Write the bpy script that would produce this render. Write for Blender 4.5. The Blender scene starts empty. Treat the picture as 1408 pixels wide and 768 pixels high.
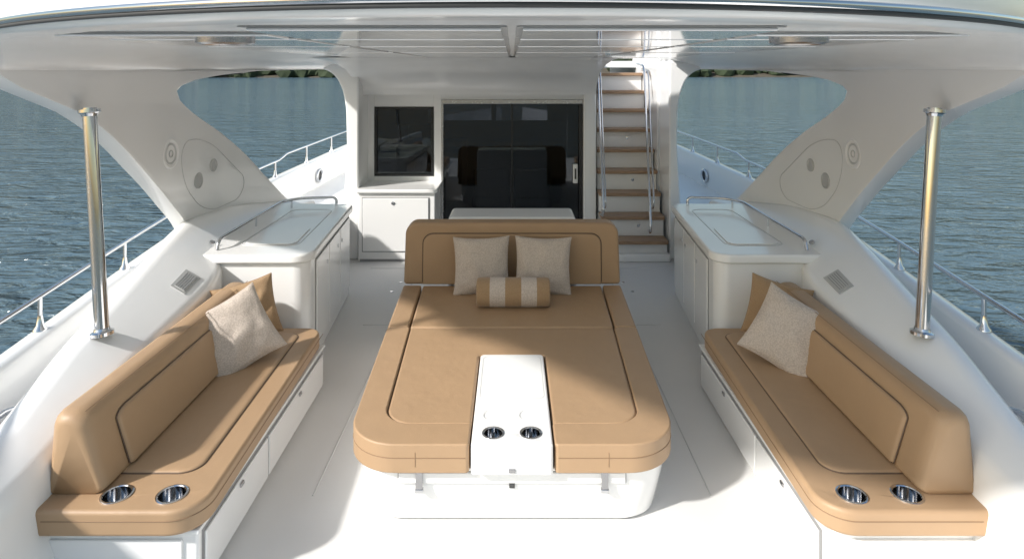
import bpy, bmesh, math, random
import numpy as np
from mathutils import Vector, Matrix, Euler, noise
random.seed(4)
scene = bpy.context.scene
R = math.radians

# ------------------------------------------------------------------ materials
def new_mat(name):
    m = bpy.data.materials.new(name); m.use_nodes = True
    nt = m.node_tree; b = nt.nodes["Principled BSDF"]
    return m, nt, b

def mat(name, col, rough=0.5, metal=0.0, coat=0.0, var=0.0, vscale=3.0, bump=0.0, bscale=200.0, spec=0.5, rvar=0.0, big=0.0):
    m, nt, b = new_mat(name)
    b.inputs["Base Color"].default_value = (*col, 1)
    b.inputs["Roughness"].default_value = rough
    b.inputs["Metallic"].default_value = metal
    b.inputs["Coat Weight"].default_value = coat
    b.inputs["Coat Roughness"].default_value = 0.06
    b.inputs["Specular IOR Level"].default_value = spec
    tc = nt.nodes.new("ShaderNodeTexCoord")
    if var > 0 or rvar > 0:
        n = nt.nodes.new("ShaderNodeTexNoise"); n.inputs["Scale"].default_value = vscale
        n.inputs["Detail"].default_value = 6
        nt.links.new(tc.outputs["Object"], n.inputs["Vector"])
        if var > 0:
            mx = nt.nodes.new("ShaderNodeMix"); mx.data_type = 'RGBA'
            mx.inputs[6].default_value = (*[c*(1-var) for c in col], 1)
            mx.inputs[7].default_value = (*[min(1, c*(1+var)) for c in col], 1)
            nt.links.new(n.outputs["Fac"], mx.inputs[0]); nt.links.new(mx.outputs[2], b.inputs["Base Color"])
        if rvar > 0:
            mr = nt.nodes.new("ShaderNodeMapRange")
            mr.inputs[3].default_value = max(0.02, rough-rvar); mr.inputs[4].default_value = rough+rvar
            nt.links.new(n.outputs["Fac"], mr.inputs[0]); nt.links.new(mr.outputs[0], b.inputs["Roughness"])
    last = None
    if big > 0:
        n3 = nt.nodes.new("ShaderNodeTexNoise"); n3.inputs["Scale"].default_value = 4.5; n3.inputs["Detail"].default_value = 3
        nt.links.new(tc.outputs["Object"], n3.inputs["Vector"])
        bp = nt.nodes.new("ShaderNodeBump"); bp.inputs["Strength"].default_value = big; bp.inputs["Distance"].default_value = 0.05
        nt.links.new(n3.outputs["Fac"], bp.inputs["Height"]); last = bp
    if bump > 0:
        n2 = nt.nodes.new("ShaderNodeTexNoise"); n2.inputs["Scale"].default_value = bscale; n2.inputs["Detail"].default_value = 3
        nt.links.new(tc.outputs["Object"], n2.inputs["Vector"])
        bp = nt.nodes.new("ShaderNodeBump"); bp.inputs["Strength"].default_value = bump; bp.inputs["Distance"].default_value = 0.002
        nt.links.new(n2.outputs["Fac"], bp.inputs["Height"])
        if last: nt.links.new(last.outputs[0], bp.inputs["Normal"])
        last = bp
    if last: nt.links.new(last.outputs[0], b.inputs["Normal"])
    return m

M_GEL = mat("gelcoat_white", (0.90, 0.895, 0.88), 0.2, coat=0.3, var=0.01, vscale=1.5, rvar=0.05)
M_GEL2 = mat("gelcoat_satin", (0.88, 0.875, 0.86), 0.4, var=0.02, vscale=2)
M_CEIL = mat("ceiling_gloss_panel", (0.89, 0.885, 0.875), 0.04, coat=0.9, var=0.02, vscale=1.2, big=0.015, spec=0.8)
M_FLOOR = mat("nonskid_deck", (0.755, 0.745, 0.725), 0.6, var=0.035, vscale=2.5, bump=0.5, bscale=260)
M_LEATH = mat("tan_leatherette", (0.435, 0.285, 0.165), 0.45, var=0.05, vscale=5, bump=0.4, bscale=420, big=0.15)
M_PIPE = mat("dark_piping", (0.13, 0.085, 0.055), 0.6, var=0.1)
M_STITCH = mat("tan_seam", (0.27, 0.17, 0.095), 0.6, var=0.1)
M_STEEL = mat("polished_steel", (0.66, 0.67, 0.69), 0.09, metal=1.0, rvar=0.04, vscale=20)
M_SATIN = mat("satin_steel", (0.45, 0.45, 0.46), 0.25, metal=1.0, rvar=0.08, vscale=30)
M_DARK = mat("dark_gap", (0.06, 0.06, 0.06), 0.6, var=0.1)
M_GAP = mat("panel_gap", (0.28, 0.28, 0.28), 0.7, var=0.1)
M_CGAP = mat("ceiling_frame", (0.48, 0.48, 0.47), 0.3, var=0.1)
M_GREY = mat("grey_plastic", (0.50, 0.50, 0.49), 0.5, var=0.05)
M_BLACK = mat("black_frame", (0.015, 0.015, 0.017), 0.25, var=0.1)
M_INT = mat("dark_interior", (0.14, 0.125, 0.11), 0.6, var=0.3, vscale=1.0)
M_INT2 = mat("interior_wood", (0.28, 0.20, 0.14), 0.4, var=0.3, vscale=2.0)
M_SEAL = mat("inner_seam_groove", (0.55, 0.55, 0.54), 0.5, var=0.05)
M_DSEAM = mat("deck_seam_caulk", (0.62, 0.62, 0.605), 0.6, var=0.05)

def teak():
    m, nt, b = new_mat("teak")
    tc = nt.nodes.new("ShaderNodeTexCoord"); mp = nt.nodes.new("ShaderNodeMapping")
    mp.inputs["Scale"].default_value = (3, 60, 60)
    n = nt.nodes.new("ShaderNodeTexNoise"); n.inputs["Scale"].default_value = 2; n.inputs["Detail"].default_value = 6
    cr = nt.nodes.new("ShaderNodeValToRGB")
    cr.color_ramp.elements[0].position = .3; cr.color_ramp.elements[0].color = (.26, .155, .09, 1)
    cr.color_ramp.elements[1].position = .7; cr.color_ramp.elements[1].color = (.48, .32, .20, 1)
    nt.links.new(tc.outputs["Object"], mp.inputs[0]); nt.links.new(mp.outputs[0], n.inputs["Vector"])
    nt.links.new(n.outputs["Fac"], cr.inputs[0]); nt.links.new(cr.outputs[0], b.inputs["Base Color"])
    b.inputs["Roughness"].default_value = .45
    return m
M_TEAK = teak()

def fabric(name, c1, c2, scale=150):
    m, nt, b = new_mat(name)
    tc = nt.nodes.new("ShaderNodeTexCoord")
    v = nt.nodes.new("ShaderNodeTexVoronoi"); v.inputs["Scale"].default_value = scale
    nt.links.new(tc.outputs["Object"], v.inputs["Vector"])
    mx = nt.nodes.new("ShaderNodeMix"); mx.data_type = 'RGBA'
    mx.inputs[6].default_value = (*c1, 1); mx.inputs[7].default_value = (*c2, 1)
    mr = nt.nodes.new("ShaderNodeMapRange"); mr.inputs[2].default_value = .7
    nt.links.new(v.outputs["Distance"], mr.inputs[0]); nt.links.new(mr.outputs[0], mx.inputs[0])
    nt.links.new(mx.outputs[2], b.inputs["Base Color"])
    bp = nt.nodes.new("ShaderNodeBump"); bp.inputs["Strength"].default_value = .5; bp.inputs["Distance"].default_value = .003
    bp.invert = True
    nt.links.new(v.outputs["Distance"], bp.inputs["Height"]); nt.links.new(bp.outputs[0], b.inputs["Normal"])
    b.inputs["Roughness"].default_value = .85; b.inputs["Sheen Weight"].default_value = .2
    return m
M_CREAM = fabric("cream_weave", (.68, .59, .51), (.50, .42, .355), 110)
M_TANFAB = fabric("tan_weave", (.45, .30, .17), (.35, .225, .12), 220)

def glass():
    m = bpy.data.materials.new("tinted_glass"); m.use_nodes = True
    nt = m.node_tree; nt.nodes.clear()
    o = nt.nodes.new("ShaderNodeOutputMaterial"); mx = nt.nodes.new("ShaderNodeMixShader")
    t = nt.nodes.new("ShaderNodeBsdfTransparent"); t.inputs[0].default_value = (.40, .41, .43, 1)
    g = nt.nodes.new("ShaderNodeBsdfGlossy"); g.inputs[0].default_value = (.8, .85, .9, 1); g.inputs["Roughness"].default_value = .01
    f = nt.nodes.new("ShaderNodeFresnel"); f.inputs[0].default_value = 1.6
    nt.links.new(f.outputs[0], mx.inputs[0]); nt.links.new(t.outputs[0], mx.inputs[1]); nt.links.new(g.outputs[0], mx.inputs[2])
    nt.links.new(mx.outputs[0], o.inputs[0])
    return m
M_GLASS = glass()

def water():
    m, nt, b = new_mat("sea_water")
    b.inputs["Roughness"].default_value = .08
    b.inputs["IOR"].default_value = 1.33
    tc = nt.nodes.new("ShaderNodeTexCoord")
    mp = nt.nodes.new("ShaderNodeMapping"); mp.inputs["Scale"].default_value = (0.45, 1.0, 1); mp.inputs["Rotation"].default_value = (0, 0, .2)
    nt.links.new(tc.outputs["Object"], mp.inputs[0])
    n1 = nt.nodes.new("ShaderNodeTexNoise"); n1.inputs["Scale"].default_value = .7; n1.inputs["Detail"].default_value = 6; n1.inputs["Distortion"].default_value = .5
    n2 = nt.nodes.new("ShaderNodeTexNoise"); n2.inputs["Scale"].default_value = 2.2; n2.inputs["Detail"].default_value = 4; n2.inputs["Distortion"].default_value = 1.0
    n3 = nt.nodes.new("ShaderNodeTexNoise"); n3.inputs["Scale"].default_value = .035; n3.inputs["Detail"].default_value = 4
    for n in (n1, n2, n3): nt.links.new(mp.outputs[0], n.inputs["Vector"])
    b1 = nt.nodes.new("ShaderNodeBump"); b1.inputs["Strength"].default_value = 1; b1.inputs["Distance"].default_value = .5
    b2 = nt.nodes.new("ShaderNodeBump"); b2.inputs["Strength"].default_value = 1; b2.inputs["Distance"].default_value = .30
    nt.links.new(n1.outputs["Fac"], b1.inputs["Height"]); nt.links.new(n2.outputs["Fac"], b2.inputs["Height"])
    nt.links.new(b1.outputs[0], b2.inputs["Normal"]); nt.links.new(b2.outputs[0], b.inputs["Normal"])
    mx = nt.nodes.new("ShaderNodeMix"); mx.data_type = 'RGBA'
    mx.inputs[6].default_value = (.075, .125, .155, 1); mx.inputs[7].default_value = (.125, .185, .22, 1)
    nt.links.new(n3.outputs["Fac"], mx.inputs[0]); nt.links.new(mx.outputs[2], b.inputs["Base Color"])
    return m
M_WATER = water()
M_TREE = mat("shore_foliage", (.03, .045, .02), .9, var=.6, vscale=.12)
M_ROCK = mat("shore_rock", (.10, .085, .06), .9, var=.6, vscale=.2)

# ------------------------------------------------------------------ helpers
COL = scene.collection
def empty(name, loc=(0, 0, 0)):
    e = bpy.data.objects.new(name, None); e.location = loc; e.empty_display_size = .2
    COL.objects.link(e); return e
def put(o, parent):
    COL.objects.link(o)
    if parent is not None:
        o.parent = parent
        o.matrix_parent_inverse = Matrix.Translation(-Vector(parent.location))
    return o
def finish(name, bm, m, parent=None, smooth=True, bevel=0, seg=3, wn=True, angle=30):
    bmesh.ops.recalc_face_normals(bm, faces=bm.faces)
    me = bpy.data.meshes.new(name); bm.to_mesh(me); bm.free()
    if smooth:
        for p in me.polygons: p.use_smooth = True
    me.materials.append(m)
    o = bpy.data.objects.new(name, me); put(o, parent)
    if bevel > 0:
        md = o.modifiers.new("Bevel", 'BEVEL'); md.width = bevel; md.segments = seg; md.limit_method = 'ANGLE'; md.angle_limit = R(angle)
    if smooth and wn:
        w = o.modifiers.new("WN", 'WEIGHTED_NORMAL'); w.weight = 80
    return o
def mesh(name, verts, faces, m, parent=None, **k):
    bm = bmesh.new(); vs = [bm.verts.new(v) for v in verts]
    for f in faces:
        try: bm.faces.new([vs[i] for i in f])
        except ValueError: pass
    return finish(name, bm, m, parent, **k)
def box(name, x0, x1, y0, y1, z0, z1, m, parent=None, bevel=.004, seg=2):
    v = [(x, y, z) for z in (z0, z1) for y in (y0, y1) for x in (x0, x1)]
    f = [(0, 1, 3, 2), (4, 5, 7, 6), (0, 1, 5, 4), (2, 3, 7, 6), (0, 2, 6, 4), (1, 3, 7, 5)]
    return mesh(name, v, f, m, parent, bevel=bevel, seg=seg)
def _arc(A, P, B, t):
    w = .72
    a, b, c = (1-t)**2, 2*t*(1-t)*w, t*t
    return (A*a+P*b+B*c)/(a+b+c)
def fillet(pts, radii, n=8, closed=True):
    out = []; N = len(pts)
    if not hasattr(radii, '__len__'): radii = [radii]*N
    for i, p in enumerate(pts):
        p = Vector(p); r = radii[i]
        if (not closed and i in (0, N-1)) or r <= 0: out.append(tuple(p)); continue
        a = Vector(pts[i-1]); b = Vector(pts[(i+1) % N])
        da = (a-p); db = (b-p); la, lb = da.length, db.length
        d = min(r, la*.49, lb*.49); A = p+da/la*d; B = p+db/lb*d
        for k in range(n+1): out.append(tuple(_arc(A, p, B, k/n)))
    return out
def prism(name, outline, h0, h1, m, parent=None, axis='z', bevel=.01, seg=4, s=1, angle=30):
    def mp(a, b, h):
        if axis == 'z': return (a*s, b, h)
        if axis == 'y': return (a*s, h, b)
        return (h*s, a, b)
    n = len(outline)
    v = [mp(a, b, h0) for a, b in outline]+[mp(a, b, h1) for a, b in outline]
    f = [tuple(range(n)), tuple(range(n, 2*n))]+[(i, (i+1) % n, n+(i+1) % n, n+i) for i in range(n)]
    return mesh(name, v, f, m, parent, bevel=bevel, seg=seg, angle=angle)
def loft(name, rings, m, parent=None, closed=True, caps=True, **k):
    n = len(rings[0]); v = [p for r in rings for p in r]; f = []
    for j in range(len(rings)-1):
        for i in range(n if closed else n-1):
            f.append((j*n+i, j*n+(i+1) % n, (j+1)*n+(i+1) % n, (j+1)*n+i))
    if caps and closed: f += [tuple(range(n)), tuple(range((len(rings)-1)*n, len(rings)*n))]
    return mesh(name, v, f, m, parent, **k)
def tube(name, pts, r, m, parent=None, cyclic=False, res=3):
    cu = bpy.data.curves.new(name, 'CURVE'); cu.dimensions = '3D'; cu.bevel_depth = r; cu.bevel_resolution = res; cu.use_fill_caps = True
    sp = cu.splines.new('POLY'); sp.points.add(len(pts)-1)
    for q, p in zip(sp.points, pts): q.co = (*p, 1)
    sp.use_cyclic_u = cyclic; sp.use_smooth = True
    cu.materials.append(m)
    return put(bpy.data.objects.new(name, cu), parent)
def lathe(name, prof, c, m, parent=None, axis=(0, 0, 1), n=32):
    q = Vector((0, 0, 1)).rotation_difference(Vector(axis).normalized())
    v = []; f = []
    for k in range(n):
        a = 2*math.pi*k/n
        for r, z in prof: v.append(tuple(q @ Vector((r*math.cos(a), r*math.sin(a), z)) + Vector(c)))
    P = len(prof)
    for k in range(n):
        for i in range(P-1): f.append((k*P+i, ((k+1) % n)*P+i, ((k+1) % n)*P+i+1, k*P+i+1))
    o = mesh(name, v, f, m, parent, wn=False)
    bm = bmesh.new(); bm.from_mesh(o.data); bmesh.ops.remove_doubles(bm, verts=bm.verts, dist=1e-5); bmesh.ops.recalc_face_normals(bm, faces=bm.faces); bm.to_mesh(o.data); bm.free()
    o.data.set_sharp_from_angle(angle=R(35))
    return o
def cut_holes(o, holes):
    cs = []
    for (x, y, z, r, d) in holes:
        bm = bmesh.new(); bmesh.ops.create_cone(bm, cap_ends=True, segments=40, radius1=r, radius2=r, depth=d, matrix=Matrix.Translation((x, y, z)))
        me = bpy.data.meshes.new("c"); bm.to_mesh(me); bm.free()
        c = bpy.data.objects.new("c", me); COL.objects.link(c); cs.append(c)
        md = o.modifiers.new("b", 'BOOLEAN'); md.object = c; md.operation = 'DIFFERENCE'; md.solver = 'EXACT'
    bpy.context.view_layer.update()
    dg = bpy.context.evaluated_depsgraph_get()
    me = bpy.data.meshes.new_from_object(o.evaluated_get(dg))
    o.modifiers.clear(); o.data = me
    for c in cs: bpy.data.objects.remove(c)
    me.set_sharp_from_angle(angle=R(50))
    w = o.modifiers.new("WN", 'WEIGHTED_NORMAL'); w.keep_sharp = True
def cup(x, y, z, r, parent):
    prof = [(r+.010, -.002), (r+.010, .003), (r+.006, .005), (r+.001, .005), (r-.003, .001), (r-.004, -.05), (r-.012, -.085), (0, -.087)]
    lathe("cup_holder", prof, (x, y, z), M_STEEL, parent, n=40)
def interp(xs, ys, x, w=.25):
    return float(np.mean([np.interp(x+d, xs, ys) for d in np.linspace(-w, w, 7)]))
def sm(x, a, b):
    t = min(1, max(0, (x-a)/(b-a))); return t*t*(3-2*t)

# ------------------------------------------------------------------ sea + shore + sky
WZ = -1.6
sea = mesh("sea", [(-6000, -3000, WZ), (6000, -3000, WZ), (6000, 9000, WZ), (-6000, 9000, WZ)], [(0, 1, 2, 3)], M_WATER, smooth=False)
def shore_y(x): return 300+12*math.sin(x*.011)+6*math.sin(x*.043)
ico = bmesh.new(); bmesh.ops.create_icosphere(ico, subdivisions=2, radius=1)
IV = [v.co.copy() for v in ico.verts]; IF = [[v.index for v in f.verts] for f in ico.faces]; ico.free()
tv = []; tf = []
for i in range(1000):
    x = random.choice((-1, 1))*random.uniform(50, 430); y = shore_y(x)+random.uniform(-1, 30)
    s = random.uniform(1.6, 4.4); z = WZ+.8+(y-shore_y(x))*.22+s*.45
    sx, sz = s*random.uniform(.8, 1.4), s*random.uniform(.8, 1.3); b0 = len(tv); off = Vector((x, y, z))
    for v in IV:
        n = 1+.45*noise.noise(v*1.9+off*.3)
        tv.append((x+v.x*sx*n, y+v.y*s*n, z+v.z*sz*n))
    tf += [[b0+a for a in f] for f in IF]
me = bpy.data.meshes.new("shoreline_trees"); me.from_pydata(tv, [], tf); me.materials.append(M_TREE)
COL.objects.link(bpy.data.objects.new("shoreline_trees", me))
v = []; f = []
XS = np.linspace(-1400, 1400, 281)
for x in XS:
    y = shore_y(x); n = noise.noise(Vector((x*.05, 0, 0)))
    v += [(x, y-3, WZ-.5), (x, y, WZ+.7+n*.5), (x, y+40, WZ+9+n*3), (x, y+160, WZ+20+n*5), (x, y+500, WZ-1)]
for i in range(len(XS)-1):
    for j in range(4): f.append((i*5+j, (i+1)*5+j, (i+1)*5+j+1, i*5+j+1))
mesh("shoreline_land", v, f, M_ROCK, wn=False)

# ------------------------------------------------------------------ yacht body
yacht = empty("yacht", (0, 5, 0))
GY = [-.5, 2, 3.5, 5, 6.5, 8.5, 12, 15, 18, 20.5]
GX = [2.45, 2.68, 2.87, 3.08, 3.24, 3.28, 3.15, 2.75, 1.8, .3]
GZ = [.72, .76, .80, .84, .89, .93, .98, 1.05, 1.12, 1.2]
gx = lambda y: interp(GY, GX, y, .5)
gz = lambda y: interp(GY, GZ, y, .5)
ZG = .52
for s in (-1, 1):
    rings = []
    for y in np.linspace(.2, 20.3, 70):
        xo = gx(y); zo = gz(y)
        rings.append([(s*max(xo-a, .02), y, z) for a, z in ((.13, ZG-.1), (.13, zo-.03), (.105, zo), (.02, zo), (0, zo-.02), (-.03, zo-.2), (.05, -.3), (.35, -1.0), (.9, WZ-.5))])
    loft("hull_side", rings, M_GEL, yacht, closed=False, caps=False, wn=False)
    rings = [[(s*2.05 if y < 14 else 0, y, ZG), (s*max(gx(y)-.12, .01), y, ZG)] for y in np.linspace(.2, 20.2, 40)]
    rings[0] = [(s*2.2, .2, ZG), rings[0][1]]
    loft("side_deck", [[(s*2.32 if r[0][1] < 7.6 else r[0][0], r[0][1], ZG), r[1]] for r in rings], M_GEL2, yacht, closed=False, caps=False, wn=False)
    CY = [0.2, 2.0, 2.9, 3.3, 3.6, 4.2, 4.8, 5.4, 6.2, 7.0, 7.5]
    XI = [2.12, 2.12, 2.16, 2.17, 2.17, 2.18, 2.20, 2.40, 2.43, 2.38, 2.30]
    ZI = [.50, .54, .60, .68, .74, .80, .86, .93, .93, .90, .86]
    XC = [2.28, 2.30, 2.36, 2.40, 2.44, 2.52, 2.62, 2.72, 2.74, 2.58, 2.42]
    ZC = [.56, .58, .66, .78, .87, .97, 1.06, 1.12, 1.08, .95, .88]
    XB = [.34, .34, .16, .0, 0, 0, 0, 0, 0, 0, 0]
    rings = []
    for y in np.linspace(.2, 7.5, 80):
        xi, zi, xc, zc, xb = [interp(CY, a, y, .16) for a in (XI, ZI, XC, ZC, XB)]
        k = 1+xb*5
        pr = [(xi-xb, -.02), (xi-xb*.35, zi*.45), (xi-xb*.1, zi-.05*k), (xi+.02, zi-.012*k), (xi+.05, zi+.004), (xc-.05, zc-.015), (xc-.01, zc), (xc+.05, zc), (xc+.09, zc-.03), (xc+.12, zc-.10), (xc+.17, ZG-.02)]
        rings.append([(s*a, y, b) for a, b in pr])
    loft("coaming", rings, M_GEL, yacht, closed=False, caps=False, wn=False)
    prism("coaming_end", [(a, b) for a, b in pr], 7.49, 7.52, M_GEL, yacht, axis='y', bevel=.004, s=s)
    box("cabin_side", *sorted((s*2.14, s*2.20)), 8.74, 14, ZG, 2.5, M_GEL, yacht)
    lathe("courtesy_light", [(.022, -.004), (.022, .006), (.014, .009), (0, .009)], (s*2.445, 5.22, .985), M_STEEL, yacht, axis=(-s*.5, -.3, .7), n=20)

box("deck_floor", -2.25, 2.25, .2, 8.7, -.06, 0, M_FLOOR, yacht, bevel=0)
box("transom", -2.4, 2.4, .05, .2, WZ-.3, .0, M_GEL, yacht, bevel=.01)
def strip(pts, w=.004, z=.001, m=M_DSEAM, nm="deck_seam"):
    tube(nm, [(x, y, z) for x, y in pts], w, m, yacht, res=2)
for s in (-1, 1):
    strip([(s*1.12, 3.6), (s*1.12, 7.7)])
    strip([(s*1.12, 4.98), (s*.92, 4.98)]); strip([(s*1.40, 6.0), (s*1.12, 6.0)])
    for (x, y) in ((1.25, 7.2), (1.3, 6.9)): lathe("deck_drain", [(.02, 0), (.018, .004), (0, .004)], (s*x, y, 0), M_STEEL, yacht, n=20)
strip([(-1.7, 7.7), (1.7, 7.7)])

# ------------------------------------------------------------------ hardtop
XEY = [1, 3.1, 3.8, 4.7, 5.5, 6.5, 7.2, 8.6]
XEX = [2.5, 2.5, 2.56, 2.69, 2.75, 2.66, 2.53, 2.27]
XE = lambda y: interp(XEY, XEX, y, .25)
ZT, ZE = 2.52, 2.392
def lowz(x, xe):
    x = abs(x); t = max(0, (x-1.55)/(xe-1.55)); t = min(t, 1)
    return ZE+(ZT-ZE)*(1-t**2.4)**.6
def ya(x): return 1.22+.30*x*x
hard = empty("hardtop_roof", (0, 5, 2.5))
nv = 81; nu = 60
V = [math.sin(math.pi/2*k) for k in np.linspace(-1, 1, nv)]
verts = []; faces = []
stair = lambda x, y: 1.08 < x < 2.0 and y > 7.6
for i in range(nu+1):
    for j, vv in enumerate(V):
        y0 = ya(2.5*vv); y = y0+(8.6-y0)*i/nu; xe = XE(y); x = vv*xe
        verts.append((x, y, lowz(x, xe)))
for i in range(nu):
    for j in range(nv-1):
        q = (i*nv+j, i*nv+j+1, (i+1)*nv+j+1, (i+1)*nv+j)
        cx = sum(verts[a][0] for a in q)/4; cy = sum(verts[a][1] for a in q)/4
        if stair(cx, cy): continue
        faces.append(q)
o = mesh("hardtop_shell", verts, faces, M_GEL, hard, wn=False)
bm = bmesh.new(); bm.from_mesh(o.data)
for fc in bm.faces:
    if fc.normal.z > 0: fc.normal_flip()
bm.to_mesh(o.data); bm.free()
sd = o.modifiers.new("Sol", 'SOLIDIFY'); sd.thickness = .16; sd.offset = -1
rings = []
for x in np.linspace(-2.5, 2.5, 81):
    y = ya(x); zl = lowz(x, 2.5)
    d = Vector((-.6*x, 1)).normalized()
    t = sm(abs(x), 1.3, 2.2); dr_ = -.024*(1-t)+.004; ai = .12-.135*sm(abs(x), 1.7, 2.42)
    sec = fillet([(-.03, dr_), (ai, dr_), (ai, .15), (-.03, .17)], [.03, .02, .02, .05], 5)
    rings.append([(x+d.x*a, y+d.y*a, zl+b) for a, b in sec])
loft("aft_fascia", rings, M_GEL, hard, wn=False)
P = []
for x in np.linspace(-2.5, 2.5, 61):
    d = Vector((-.6*x, 1)).normalized(); P.append((x-d.x*.035, ya(x)-d.y*.035, lowz(x, 2.5)+.012))
tube("edge_rub_rail", P, .010, M_STEEL, hard)
tube("edge_dark_strip", [(a, b+.004, c-.013) for a, b, c in P], .006, M_DARK, hard)
for ix, (xa, xb) in enumerate(((-1.5, -.80), (-.75, -.03), (.03, .75), (.80, 1.5))):
    for (y0, y1) in ((1.8, 2.30), (2.38, 3.05), (3.15, 4.15), (4.30, 6.0)):
        yy = max(y0, ya(max(abs(xa), abs(xb)))+.2)
        if yy > y1-.2: continue
        box("panel_frame", xa-.016, xb+.016, yy-.016, y1+.016, ZT-.004, ZT-.001, M_CGAP, hard, bevel=0)
        box("ceiling_panel", xa, xb, yy, y1, ZT-.014, ZT-.0045, M_CEIL, hard, bevel=.004)
for s in (-1, 1):
    FZ = [.80, .95, 1.1, 1.3, 1.5, 1.65, 1.83, 2.0, 2.13, 2.22, 2.26, 2.305, 2.35, 2.38, 2.397]
    FA = [5.62, 5.54, 5.43, 5.18, 4.92, 4.70, 4.43, 4.13, 3.84, 3.55, 3.42, 3.28, 3.18, 3.12, 3.10]
    FF = [7.45, 7.22, 7.02, 6.76, 6.50, 6.26, 5.93, 5.55, 5.28, 5.22, 5.30, 5.55, 6.05, 6.7, 8.3]
    zs = sorted(set(list(np.linspace(.80, 2.2, 26))+[2.22, 2.24, 2.26, 2.28, 2.305, 2.33, 2.35, 2.365, 2.38, 2.39, 2.397]))
    rings = []
    for z in zs:
        a = np.interp(z, FZ, FA); b = np.interp(z, FZ, FF)
        if z < 2.1: a = interp(FZ, FA, z, .07); b = interp(FZ, FF, z, .05)
        rings.append([(s*(XE(a+(b-a)*k/24)+.02*(2.39-z)), a+(b-a)*k/24, z) for k in range(25)])
    o = loft("arch_fin", rings, M_GEL, hard, closed=False, caps=False, wn=False)
    bm = bmesh.new(); bm.from_mesh(o.data); bm.normal_update()
    if sum(fc.normal.x for fc in bm.faces)*s > 0: bmesh.ops.reverse_faces(bm, faces=bm.faces)
    bm.to_mesh(o.data); bm.free()
    sd = o.modifiers.new("Sol", 'SOLIDIFY'); sd.thickness = .13; sd.offset = -1
    bv = o.modifiers.new("Bev", 'BEVEL'); bv.width = .02; bv.segments = 3; bv.limit_method = 'ANGLE'; bv.angle_limit = R(50)
    def spk(y, z, r, m, nm="speaker"):
        x = XE(y)+.02*(2.39-z)
        lathe(nm, [(r, -.01), (r, .008), (r*.9, .012), (r*.84, .006), (r*.8, .004), (0, .005)], (s*x, y, z), m, hard, axis=(-s, 0, .02))
    spk(5.12, 1.72, .12, M_GEL2); spk(5.12, 1.72, .085, M_SEAL, "speaker_cone"); spk(5.12, 1.72, .03, M_GREY, "speaker_cap"); spk(5.62, 1.42, .07, M_GREY); spk(5.86, 1.52, .06, M_SEAL)
    pts = fillet([(5.30, 1.80), (5.75, 1.78), (6.45, 1.30), (6.35, 1.12), (5.75, 1.10), (5.35, 1.45)], .22, 8)
    tube("fin_panel_seam", [(s*(XE(y)+.02*(2.39-z)-.001), y, z) for y, z in pts], .003, M_SEAL, hard, cyclic=True)
pr = [(6.3, 2.51), (6.9, 2.495), (7.4, 2.45), (7.8, 2.38), (8.1, 2.28), (8.25, 2.18), (8.3, 2.09), (8.3, 2.06), (8.6, 2.06), (8.6, 2.55)]
o = prism("header_panel", pr, -2.02, 1.09, M_GEL, hard, axis='x', bevel=0)
o.modifiers.clear(); o.data.set_sharp_from_angle(angle=R(40))
for x in (-1.03, 1.03):
    e = empty("ceiling_light", (x, 2.3, ZT-.01))
    lathe("trim_ring", [(.10, .004), (.10, -.014), (.085, -.020), (.075, -.012)], (x, 2.30, ZT-.014), M_SATIN, e)
    lathe("lens", [(.076, -.010), (0, -.011)], (x, 2.30, ZT-.014), M_SEAL, e)

# ------------------------------------------------------------------ cabin bulkhead
cab = empty("cabin_bulkhead", (0, 8.6, 1))
Y0, Y1 = 8.6, 8.72
box("wall_left", -2.13, -1.85, Y0, Y1, 0, 2.06, M_GEL, cab)
box("wall_under_window", -1.85, -1.05, Y0, Y1, 0, .96, M_GEL, cab)
box("wall_over_window", -1.85, -1.05, Y0, Y1, 1.89, 2.06, M_GEL, cab)
box("wall_mullion", -1.05, -.95, Y0, Y1, 0, 2.06, M_GEL, cab)
box("wall_over_door", -.95, .95, Y0, Y1, 1.985, 2.06, M_GEL, cab)
box("wall_right", .95, 1.12, Y0-.1, Y1, 0, 2.5, M_GEL, cab, bevel=.02)
for s, xi in ((-1, 1.93), (1, 1.98)):
    pl = [(xi, 0), (xi, 2.5), (2.68, 2.5), (2.48, 2.42), (2.30, 2.37), (2.20, 2.28), (2.13, 2.12), (2.09, 1.9), (2.08, 1.4), (2.11, .9), (2.14, .5), (2.16, 0)]
    pl = fillet(pl, [0]*3+[.06]*8+[0], 4)
    prism("bulkhead_pillar", pl, 8.05, 8.62, M_GEL, cab, axis='y', bevel=.025, s=s)
wn_ = empty("cabin_window", (-1.45, 8.62, 1.4))
box("glass", -1.84, -1.06, 8.63, 8.64, .97, 1.88, M_GLASS, wn_, bevel=0)
for a in ((-1.85, -1.815, .96, 1.89), (-1.085, -1.05, .96, 1.89), (-1.815, -1.085, .96, .99), (-1.815, -1.085, 1.86, 1.89)):
    box("frame", a[0], a[1], 8.592, 8.66, a[2], a[3], M_BLACK, wn_, bevel=.004)
dr = empty("sliding_door", (0, 8.62, 1))
box("door_glass", -.92, -.005, 8.64, 8.65, .05, 1.95, M_GLASS, dr, bevel=0)
box("door_glass", .005, .90, 8.66, 8.67, .05, 1.95, M_GLASS, dr, bevel=0)
box("frame_top", -.95, .95, 8.58, 8.68, 1.93, 1.985, M_SATIN, dr)
box("frame_left", -.95, -.92, 8.58, 8.68, 0, 1.93, M_SATIN, dr)
box("frame_right", .90, .95, 8.585, 8.68, 0, 1.93, M_BLACK, dr)
box("centre_stile", -.012, .012, 8.625, 8.672, .05, 1.93, M_BLACK, dr)
box("threshold", -.92, .90, 8.58, 8.68, 0, .05, M_SATIN, dr)
box("handle_plate", .82, .885, 8.60, 8.645, .86, 1.12, M_GEL2, dr, bevel=.01)
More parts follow.
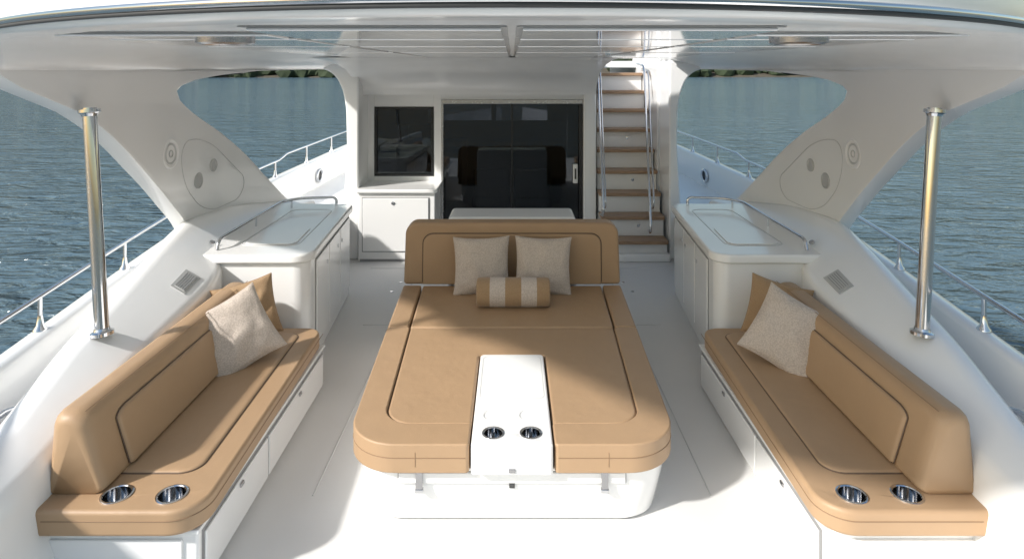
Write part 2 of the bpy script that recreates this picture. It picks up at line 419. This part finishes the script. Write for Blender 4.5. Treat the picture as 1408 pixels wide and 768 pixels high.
box("handle_slot", .842, .863, 8.592, 8.60, .92, 1.06, M_DARK, dr, bevel=.002)
it = empty("cabin_interior", (0, 10, 1))
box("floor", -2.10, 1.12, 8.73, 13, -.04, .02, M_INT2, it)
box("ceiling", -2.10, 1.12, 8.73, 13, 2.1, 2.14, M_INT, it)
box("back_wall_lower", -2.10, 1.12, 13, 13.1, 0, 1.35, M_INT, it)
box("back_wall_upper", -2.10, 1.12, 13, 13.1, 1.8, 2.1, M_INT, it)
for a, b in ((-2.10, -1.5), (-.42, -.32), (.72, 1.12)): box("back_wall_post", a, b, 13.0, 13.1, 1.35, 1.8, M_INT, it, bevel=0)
box("added_light_window", -2.0, 1.1, 13.04, 13.05, 1.34, 1.81, M_GLASS, it, bevel=0)  # tinted opening added to brighten the interior and silhouette the seats
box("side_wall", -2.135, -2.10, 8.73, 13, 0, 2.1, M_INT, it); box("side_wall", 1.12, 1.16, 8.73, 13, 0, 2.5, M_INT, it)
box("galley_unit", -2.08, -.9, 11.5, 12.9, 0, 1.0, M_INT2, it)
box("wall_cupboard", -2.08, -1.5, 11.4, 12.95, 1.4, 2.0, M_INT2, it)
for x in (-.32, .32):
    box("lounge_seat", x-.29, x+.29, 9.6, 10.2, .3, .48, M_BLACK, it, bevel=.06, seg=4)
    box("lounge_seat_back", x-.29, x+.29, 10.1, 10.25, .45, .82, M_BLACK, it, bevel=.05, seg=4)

c = empty("storage_cabinet", (-1.43, 8.25, 0))
box("body", -1.92, -.96, 7.98, 8.59, 0, .85, M_GEL, c, bevel=.015)
prism("counter_top", fillet([(-1.95, 7.94), (-.93, 7.94), (-.93, 8.595), (-1.95, 8.595)], [.03, .06, 0, 0], 5), .855, .90, M_GEL, c, bevel=.012)
box("door_gap", -1.87, -1.03, 7.974, 7.982, .12, .80, M_GAP, c, bevel=0)
box("door", -1.86, -1.04, 7.962, 7.977, .13, .79, M_GEL, c, bevel=.006)
lathe("latch", [(.022, 0), (.022, .008), (.012, .012), (0, .012)], (-1.48, 7.962, .73), M_STEEL, c, axis=(0, -1, 0))
box("toe_gap", -1.9, -.98, 7.977, 7.985, 0, .03, M_GAP, c, bevel=0)

# ------------------------------------------------------------------ staircase
st = empty("staircase", (1.55, 8.8, 0))
XL, XR = 1.14, 1.95
for i in range(1, 10):
    z = .26*i; y = 7.95+.20*(i-1)
    xl = XL if i > 1 else 1.28
    prism("tread", fillet([(xl, y), (XR, y), (XR, y+.27), (xl, y+.27)], [.05, .02, 0, 0], 4), z-.045, z, M_TEAK, st, bevel=.008)
    prism("riser", fillet([(xl+.005, y+.06), (XR-.005, y+.06), (XR-.005, y+.45), (xl+.005, y+.45)], [.04, .01, 0, 0], 4), z-.26 if i > 1 else 0, z-.046, M_GEL, st, bevel=.004)
    if i in (2, 4, 6): lathe("step_light", [(.02, 0), (.02, .006), (0, .008)], (1.62, y+.06, z-.13), M_STEEL, st, axis=(0, -1, 0))
prism("base_block", fillet([(1.28, 7.93), (1.97, 7.93), (1.97, 8.25), (1.28, 8.25)], [.12, .02, 0, 0], 6), 0, .10, M_GEL, st, bevel=.02)
box("side_wall", 1.96, 2.04, 8.64, 10.4, 0, 2.75, M_GEL, st); box("side_wall", 1.09, 1.125, 8.75, 10.4, 0, 2.75, M_GEL, st)
box("flybridge_deck", -2.2, 2.2, 10.1, 14, 2.42, 2.52, M_GEL, st)
box("flybridge_seat", .2, 2.0, 12.6, 13.6, 2.52, 3.1, M_GEL, st, bevel=.08)
def rail(pts, r=.016): tube("handrail", fillet(pts, .12, 8, closed=False), r, M_STEEL, st, res=4)
rail([(1.15, 8.28, .52), (1.15, 8.02, .55), (1.20, 9.0, 2.46), (1.20, 9.6, 2.50)])
rail([(1.19, 8.35, .60), (1.19, 8.12, .63), (1.25, 9.08, 2.40), (1.25, 9.5, 2.42)], .012)
rail([(1.74, 8.15, .34), (1.72, 7.92, .36), (1.86, 9.0, 2.44), (1.86, 9.6, 2.48)])
rail([(1.80, 8.3, .60), (1.79, 8.06, .64), (1.93, 9.05, 2.36), (1.93, 9.5, 2.38)], .012)
for s in (-1, 1):
    e = empty("side_steps", (s*2.5, 7.9, 0))
    for k, (z, y) in enumerate(((.2, 7.75), (.42, 8.0))):
        box("tread", *sorted((s*2.28, s*2.8)), y, y+.3, z-.02, z+.01, M_TEAK, e, bevel=.006)
        box("step_block", *sorted((s*2.28, s*2.8)), y+.03, y+.4, 0, z-.021, M_GEL, e, bevel=.006)

# ------------------------------------------------------------------ guard rails, fairleads, cleats, poles
for s in (-1, 1):
    e = empty("guard_rail", (s*2.9, 4, .9))
    top = lambda y: gz(y)+.205+(.05 if y > 9 else 0)
    tube("top_rail", [(s*(gx(y)-.05), y, top(y)) for y in np.linspace(1.2, 18.5, 60)], .016, M_STEEL, e, res=4)
    for y in (1.6, 2.75, 3.9, 5.0, 6.2, 7.4, 8.7, 9.9, 11.1, 12.3, 13.6, 15.2):
        x = gx(y)-.05
        tube("post", [(s*x, y, gz(y)-.01), (s*x, y, top(y))], .013, M_STEEL, e)
        lathe("post_base", [(.04, 0), (.038, .008), (.022, .03), (.014, .09)], (s*x, y, gz(y)), M_STEEL, e, n=20)
    e = empty("support_pole", (s*2.42, 3.75, .9))
    pb = Vector((s*2.37, 3.70, .875)); pt = Vector((s*2.49, 3.77, 2.17))
    tube("shaft", [pb, pt], .038, M_STEEL, e, res=8)
    ax = (pt-pb).normalized()
    lathe("base_flange", [(.062, -.01), (.062, .008), (.045, .016), (.04, .03)], pb, M_STEEL, e, axis=ax)
    lathe("top_flange", [(.04, -.03), (.045, -.015), (.058, -.008), (.058, .01)], (pt+Vector((0, 0, -.02))), M_STEEL, e, axis=ax)
    e = empty("fairlead", (s*3.1, 10.2, .7))
    pts = [(s*(gx(10.2)-.15), 10.2+.13*math.cos(a), .70+.09*math.sin(a)) for a in np.linspace(0, 2*math.pi, 24, endpoint=False)]
    tube("ring", pts, .022, M_STEEL, e, cyclic=True)
    v = [(s*(gx(10.2)-.14), a[1], a[2]) for a in pts]
    mesh("opening", v, [tuple(range(24))], M_DARK, e, smooth=False)
    e = empty("cleat", (s*2.66, 3.2, .55))
    tube("horn", [(s*2.64, 3.02, .60), (s*2.64, 3.08, .615), (s*2.64, 3.32, .615), (s*2.64, 3.38, .60)], .018, M_STEEL, e, res=5)
    for y in (3.14, 3.26): tube("leg", [(s*2.64, y, .515), (s*2.64, y, .61)], .016, M_STEEL, e, res=5)
    e = empty("vent_grille", (s*2.25, 4.5, .85))
    def cp(y, t):
        xi, zi, xc, zc = [interp(CY, a, y, .16) for a in (XI, ZI, XC, ZC)]
        a = Vector((xi+.05, zi+.004)); b = Vector((xc-.05, zc-.015)); q = a+(b-a)*t; nn = Vector((-(b-a).y, (b-a).x)).normalized()
        return q, nn
    for nm, ya_, yb_, ta, tb, off, mm in (("surround", 4.42, 4.68, .10, .46, .006, M_GREY), ("louvre_panel", 4.44, 4.66, .15, .41, .010, M_GREY)):
        v = []
        for yy, tt in ((ya_, ta), (yb_, ta), (yb_, tb), (ya_, tb)):
            q, nn = cp(yy, tt)
            for oo in (-.004, off): v.append((s*(q.x+nn.x*oo), yy, q.y+nn.y*oo))
        mesh(nm, v, [(1, 3, 5, 7), (0, 2, 3, 1), (2, 4, 5, 3), (4, 6, 7, 5), (6, 0, 1, 7)], mm, e, smooth=False)
    for tt in (.18, .23, .28, .33, .38):
        L = []
        for yy in (4.45, 4.65):
            q, nn = cp(yy, tt); L.append((s*(q.x+nn.x*.009), yy, q.y+nn.y*.009))
        tube("louvre", L, .003, M_GAP, e)

# ------------------------------------------------------------------ side cabinets
def side_cabinet(s):
    e = empty("wet_bar_cabinet", (s*2, 5.9, 0))
    body = fillet([(1.60, 5.02), (1.74, 6.86), (2.46, 6.86), (2.46, 5.02)], [.12, .06, 0, 0], 8)
    prism("body", body, 0, .875, M_GEL, e, bevel=.012, s=s)
    topo = fillet([(1.565, 4.985), (1.70, 6.90), (2.50, 6.90), (2.50, 4.985)], [.16, .12, .02, .02], 10)
    prism("counter_top", topo, .878, .95, M_GEL, e, bevel=.022, seg=5, s=s, angle=50)
    p0 = Vector((1.60, 5.02)); p1 = Vector((1.74, 6.86)); d = p1-p0; nn = Vector((-d.y, d.x)).normalized()
    def panel(nm, t0, t1, z0, z1, o0, o1, m, bv=.005):
        A = p0+d*t0; B = p0+d*t1
        prism(nm, [tuple(A+nn*o0), tuple(B+nn*o0), tuple(B+nn*o1), tuple(A+nn*o1)], z0, z1, m, e, bevel=bv, s=s)
    panel("door_gap", .13, .97, .10, .84, -.004, .002, M_GAP, 0)
    for a, b in ((.14, .40), (.41, .67), (.68, .96)):
        panel("door", a, b, .11, .83, .0, .014, M_GEL)
        q = p0+d*(b-.05 if a < .5 else a+.05)+nn*.014
        lathe("latch", [(.017, 0), (.017, .008), (0, .010)], (s*q.x, q.y, .70), M_STEEL, e, axis=(s*nn.x, nn.y, 0), n=20)
    lid = fillet([(1.76, 5.25), (1.84, 6.60), (2.25, 6.60), (2.25, 5.25)], .10, 8)
    tube("lid_seam", [(s*a, b, .9505) for a, b in lid], .003, M_SEAL, e, cyclic=True)
    lid2 = [(1.79, 5.28), (1.83, 5.85), (2.22, 5.85), (2.22, 5.28)]
    prism("lid", fillet(lid2, .08, 8), .9515, .958, M_GEL, e, bevel=.003, s=s)
    r = fillet([(2.36, 5.12, .95), (2.36, 5.16, 1.03), (2.36, 6.72, 1.04), (1.86, 6.78, 1.04), (1.86, 6.78, .95)], [0, .06, .25, .05, 0], 8, closed=False)
    tube("fiddle_rail", [(s*a, b, z) for a, b, z in r], .014, M_STEEL, e, res=4)
    for (x, y) in ((2.36, 5.9), (2.30, 6.68)): tube("rail_post", [(s*x, y, .95), (s*x, y, 1.035)], .010, M_STEEL, e)
for s in (-1, 1): side_cabinet(s)

# ------------------------------------------------------------------ sofas
def sofa(s):
    e = empty("sofa", (s*1.8, 3.85, 0))
    box("base", *sorted((s*1.43, s*2.15)), 2.92, 4.86, 0, .30, M_GEL, e, bevel=.02)
    for a, b in ((2.97, 3.72), (3.74, 4.80)):
        box("base_panel", *sorted((s*1.43, s*1.416)), a, b, .03, .26, M_GEL, e, bevel=.006)
        box("latch", *sorted((s*1.416, s*1.405)), (a+b)/2-.02, (a+b)/2+.02, .225, .245, M_SATIN, e, bevel=.003)
    box("shadow_gap", *sorted((s*1.428, s*1.431)), 2.95, 4.83, .03, .285, M_GAP, e, bevel=0)
    box("base_end_panel", *sorted((s*1.50, s*2.12)), 2.907, 2.92, .03, .26, M_GEL, e, bevel=.005)
    box("base_rim", *sorted((s*1.42, s*2.15)), 2.90, 4.87, .287, .31, M_GEL, e, bevel=.006)
    # whole seat slab below, then raised border over the seat pad height
    seat = fillet([(1.39, 2.85), (1.44, 4.88), (2.15, 4.88), (2.15, 2.85)], [.16, .12, .02, .03], 10)
    o = prism("seat_cushion", seat, .312, .430, M_LEATH, e, bevel=.032, seg=6, s=s, angle=50)
    H = [(1.575, 2.965), (1.83, 2.965)]
    cut_holes(o, [(s*x, y, .44, .06, .2) for x, y in H])
    for x, y in H: cup(s*x, y, .431, .06, e)
    # padded inner panel: domed loft standing on the slab
    inner = fillet([(1.530, 3.118), (1.571, 4.762), (2.06, 4.762), (2.06, 3.118)], [.10, .08, .04, .04], 10)
    cx, cy = 1.80, 3.94
    rings = []
    for z, k in ((.424, 0), (.434, .001), (.4385, .006), (.4415, .014), (.443, .026), (.4445, .06)):
        rings.append([(s*(a-math.copysign(k, a-cx)), b-math.copysign(k, b-cy), z) for a, b in inner])
    loft("seat_pad", rings, M_LEATH, e, wn=True)
    tube("seat_piping", [(s*a, b, .4315) for a, b in inner], .004, M_PIPE, e, cyclic=True)
    tube("edge_seam", [(s*a, b, .385) for a, b in fillet([(2.1, 2.8495), (1.3895, 2.8495), (1.4395, 4.87)], [0, .16, 0], 10, closed=False)], .0022, M_STITCH, e)
    def sec(y, sh, top):
        pr = fillet([(1.885+sh*.5, .433), (1.995+sh, top-sh), (2.145-sh, top-sh), (2.165-sh*.5, .433)], [.03, .06, .05, .02], 6)
        return [(s*a, y, b) for a, b in pr]
    rings = []
    for y, sh in ((2.965, .05), (2.972, .03), (2.985, .014), (3.01, .004), (3.04, 0)): rings.append(sec(y, sh, .80))
    for y in np.linspace(3.1, 4.78, 16): rings.append(sec(y, 0, .80))
    for y, sh in ((4.82, .004), (4.845, .014), (4.86, .03), (4.868, .05)): rings.append(sec(y, sh, .80))
    loft("backrest", rings, M_LEATH, e, wn=False)
    def face(y, t, off): return Vector((1.885+.11*t-off, y, .443+.357*t))
    out = fillet([(3.16, .03), (3.16, .74), (4.72, .74), (4.72, .03)], [.02, .10, .10, .02], 10)
    cy, ct = 3.94, .385
    rings = []
    for off, k in ((-.004, 1.0), (.008, 1.0), (.016, .992), (.020, .975), (.022, .95), (.024, .80)):
        R_ = []
        for (yy, tt) in out:
            dy = yy-cy; dt = tt-ct; sh = (1-k)*.5
            y2 = cy+dy-math.copysign(min(abs(dy), sh*1.0), dy); t2 = ct+dt-math.copysign(min(abs(dt), sh*1.6), dt)
            q = face(y2, t2, off); R_.append((s*q.x, q.y, q.z))
        rings.append(R_)
    loft("backrest_pad", rings, M_LEATH, e, wn=True)
    tube("back_piping", [(s*face(a, b, .004).x, a, face(a, b, .004).z) for a, b in out], .004, M_PIPE, e, cyclic=True)
    tube("back_seam", [(s*2.0, 3.0, .7965), (s*2.0, 4.84, .7965)], .002, M_STITCH, e)
for s in (-1, 1): sofa(s)

# ------------------------------------------------------------------ sunbed
sb = empty("sunbed", (0, 4.6, 0))
def ring(hw, y0, y1, z, r=.2):
    p = fillet([(-hw, y0), (hw, y0), (hw+.08, y1), (-hw-.08, y1)], [r, r, .05, .05], 10)
    return [(a, b, z) for a, b in p]
loft("base", [ring(.765, 3.42, 5.9, 0), ring(.785, 3.40, 5.9, .02), ring(.825, 3.37, 5.9, .22), ring(.83, 3.365, 5.9, .30)], M_GEL, sb, bevel=.008, angle=60)
loft("base_rim", [ring(.84, 3.35, 5.9, .296), ring(.84, 3.35, 5.9, .312)], M_GEL, sb, bevel=.004, angle=60)
box("locker_gap", -.60, .60, 3.361, 3.40, .228, .288, M_GAP, sb, bevel=0)
box("locker_panel", -.595, .595, 3.350, 3.38, .232, .286, M_GEL, sb, bevel=.004)
for x in (-.485, .485):
    box("strap_latch", x-.018, x+.018, 3.335, 3.349, .20, .30, M_SATIN, sb, bevel=.003)
    box("strap_keeper", x-.022, x+.022, 3.331, 3.36, .19, .21, M_STEEL, sb, bevel=.003)
box("lock", -.015, .015, 3.358, 3.39, .200, .225, M_DARK, sb, bevel=.003)
inn = fillet([(-.762, 4.80), (-.702, 3.503), (-.222, 3.503), (-.222, 4.345), (.222, 4.345), (.222, 3.503), (.702, 3.503), (.762, 4.80)],
             [.02, .16, .02, .02, .02, .02, .16, .02], 12)
prism("mattress_pad", inn, .314, .458, M_LEATH, sb, bevel=.024, seg=7, angle=50)
for s in (-1, 1):
    rim = fillet([(.935, 4.80), (.865, 3.30), (.222, 3.30), (.222, 3.499), (.706, 3.499), (.766, 4.80)], [.03, .26, .02, .01, .16, .02], 12)
    prism("mattress_border", rim, .314, .466, M_LEATH, sb, bevel=.032, seg=7, angle=50, s=s)
    pts = fillet([(s*.764, 4.78), (s*.704, 3.501), (s*.232, 3.501)], [0, .16, 0], 12, closed=False)
    tube("mattress_piping", [(a, b, .444) for a, b in pts], .005, M_PIPE, sb)
    prism("side_mattress", fillet([(.775, 4.815), (.937, 4.815), (.975, 5.74), (.810, 5.74)], .02, 4), .314, .464, M_LEATH, sb, bevel=.030, seg=5, s=s)
    tube("front_seam", [(s*.5, 3.318, .452), (s*.5, 3.299, .42), (s*.5, 3.299, .35)], .0015, M_STITCH, sb)
prism("head_mattress", fillet([(-.765, 4.815), (.765, 4.815), (.80, 5.74), (-.80, 5.74)], .02, 4), .314, .460, M_LEATH, sb, bevel=.024, seg=5)
pts = fillet([(-.93, 4.75), (-.8655, 3.2995), (-.24, 3.2995)], [0, .26, 0], 12, closed=False)
for s in (-1, 1): tube("edge_seam", [(-s*a, b, .395) for a, b in pts], .002, M_STITCH, sb)
hr = fillet([(-.975, .462), (.975, .462), (.955, 1.015), (-.955, 1.015)], [.03, .03, .10, .10], 8)
prism("headrest", hr, 5.75, 5.93, M_LEATH, sb, axis='y', bevel=.05, seg=7, angle=50)
hp = fillet([(-.80, .47), (-.795, .92), (.795, .92), (.80, .47)], [.01, .09, .09, .01], 8)
prism("headrest_pad", hp, 5.732, 5.76, M_LEATH, sb, axis='y', bevel=.014, seg=5, angle=50)
pp = fillet([(-.803, .49), (-.798, .923), (.798, .923), (.803, .49)], [0, .09, .09, 0], 8, closed=False)
tube("headrest_piping", [(a, 5.747, b) for a, b in pp], .005, M_PIPE, sb)
box("headrest_console", -.60, .60, 5.96, 6.40, 0, 1.015, M_GEL, sb, bevel=.04, seg=5)
co = fillet([(-.212, 3.285), (.212, 3.285), (.212, 4.335), (-.212, 4.335)], [.02, .02, .03, .03], 5)
o = prism("console", co, .314, .470, M_GEL, sb, bevel=.012, seg=4)
cut_holes(o, [(x, 3.395, .47, .050, .2) for x in (-.10, .10)]+[(x, 3.575, .472, .060, .016) for x in (-.10, .10)])
for x in (-.10, .10): cup(x, 3.395, .470, .050, sb)
tube("console_lid_seam", [(a, b, .4695) for a, b in fillet([(-.19, 3.75), (.19, 3.75), (.19, 4.30), (-.19, 4.30)], .04, 6)], .002, M_SEAL, sb, cyclic=True)
box("console_lock", -.018, .018, 3.278, 3.29, .33, .35, M_SATIN, sb, bevel=.002)

# ------------------------------------------------------------------ pillows
def pillow(name, size, th, m, loc, tilt, yaw, spin=0, seed=0):
    e = empty(name, loc)
    N = 28; bm = bmesh.new(); g = {}
    for side in (1, -1):
        for i in range(N+1):
            for j in range(N+1):
                u = -1+2*i/N; v_ = -1+2*j/N
                u2 = math.sin(u*math.pi/2); v2 = math.sin(v_*math.pi/2)
                bd = i in (0, N) or j in (0, N)
                if side == -1 and bd: continue
                x = u2*size/2*(1-.09*(1-v2*v2)); y = v2*size/2*(1-.09*(1-u2*u2))
                h = th/2*max(0, (1-u2**2)*(1-v2**2))**.42
                nz = noise.noise(Vector((u2*2.2+seed, v2*2.2, side*3.)))*.022*(1-abs(u2*v2))+noise.noise(Vector((u2*6+seed, v2*6, side*3.)))*.008
                g[(side, i, j)] = bm.verts.new((x, y, side*h+(0 if bd else nz)))
    for k in list(g):
        if k[0] == 1 and (k[1] in (0, N) or k[2] in (0, N)): g[(-1, k[1], k[2])] = g[k]
    for side in (1, -1):
        for i in range(N):
            for j in range(N): bm.faces.new([g[(side, a, b)] for a, b in ((i, j), (i+1, j), (i+1, j+1), (i, j+1))])
    M = Matrix.Translation(loc) @ Matrix.Rotation(R(yaw), 4, 'Z') @ Matrix.Rotation(R(tilt), 4, 'X') @ Matrix.Rotation(R(spin), 4, 'Z')
    edge = [g[(1, i, 0)].co.copy() for i in range(N)]+[g[(1, N, j)].co.copy() for j in range(N)]+[g[(1, N-i, N)].co.copy() for i in range(N)]+[g[(1, 0, N-j)].co.copy() for j in range(N)]
    bm.transform(M)
    finish("cover", bm, m, e, wn=False)
    tube("edge_piping", [tuple(M @ p) for p in edge], .0045, m, e, cyclic=True)
pillow("throw_pillow", .49, .17, M_CREAM, (-.265, 5.58, .685), 74, 2, 1, 1)
pillow("throw_pillow", .49, .17, M_CREAM, (.27, 5.58, .685), 74, -2, -1, 7)
for s in (-1, 1):
    pillow("throw_pillow", .42, .14, M_TANFAB, (s*1.93, 4.66, .640), 68, -s*24, -s*10, 11+s)
    pillow("throw_pillow", .48, .16, M_CREAM, (s*1.84, 4.26, .64), 60, -s*32, -s*22, 17+s)
bl = empty("bolster_pillow", (0, 5.24, .575))
rb = .115; xs = [-.30, -.19, -.065, .065, .19, .30]
for k in range(5):
    m = M_CREAM if k in (1, 3) else M_TANFAB
    a, b = xs[k], xs[k+1]
    prof = [(rb, a), (rb+.0015, (a+b)/2), (rb, b)]
    if k == 0: prof = [(0, a+.004), (rb*.75, a), (rb*.95, a+.008), (rb, a+.03), (rb, b)]
    if k == 4: prof = [(rb, a), (rb, b-.03), (rb*.95, b-.008), (rb*.75, b), (0, b-.004)]
    lathe("band", prof, (.01, 5.24, .575), m, bl, axis=(1, 0.0001, 0), n=40)

# ------------------------------------------------------------------ light, world, camera
az, el = R(236), R(35)      # azimuth clockwise from +Y
sdir = Vector((math.sin(az)*math.cos(el), math.cos(az)*math.cos(el), math.sin(el)))
L = bpy.data.lights.new("sun", 'SUN'); L.energy = 5.0; L.angle = R(2.5); L.color = (1, .97, .93)
lo = bpy.data.objects.new("sun", L); COL.objects.link(lo); lo.location = (-5, -5, 12)
lo.rotation_euler = sdir.to_track_quat('Z', 'Y').to_euler()
w = bpy.data.worlds.new("World"); scene.world = w; w.use_nodes = True
nt = w.node_tree; bg = nt.nodes["Background"]
sky = nt.nodes.new("ShaderNodeTexSky"); sky.sky_type = 'NISHITA'; sky.sun_disc = False
sky.sun_elevation = el; sky.sun_rotation = az; sky.air_density = 1.7; sky.dust_density = 1.8; sky.ozone_density = 2.4
nt.links.new(sky.outputs[0], bg.inputs[0]); bg.inputs[1].default_value = .15
cam = bpy.data.cameras.new("camera"); co_ = bpy.data.objects.new("camera", cam); COL.objects.link(co_)
co_.location = (0, 0, 2.4); co_.rotation_euler = (R(90), 0, 0)
cam.sensor_width = 36; cam.lens = 22.5; cam.shift_y = -.2055; cam.clip_start = .05; cam.clip_end = 20000
scene.camera = co_
scene.view_settings.view_transform = 'Standard'; scene.view_settings.look = 'None'; scene.view_settings.exposure = 0
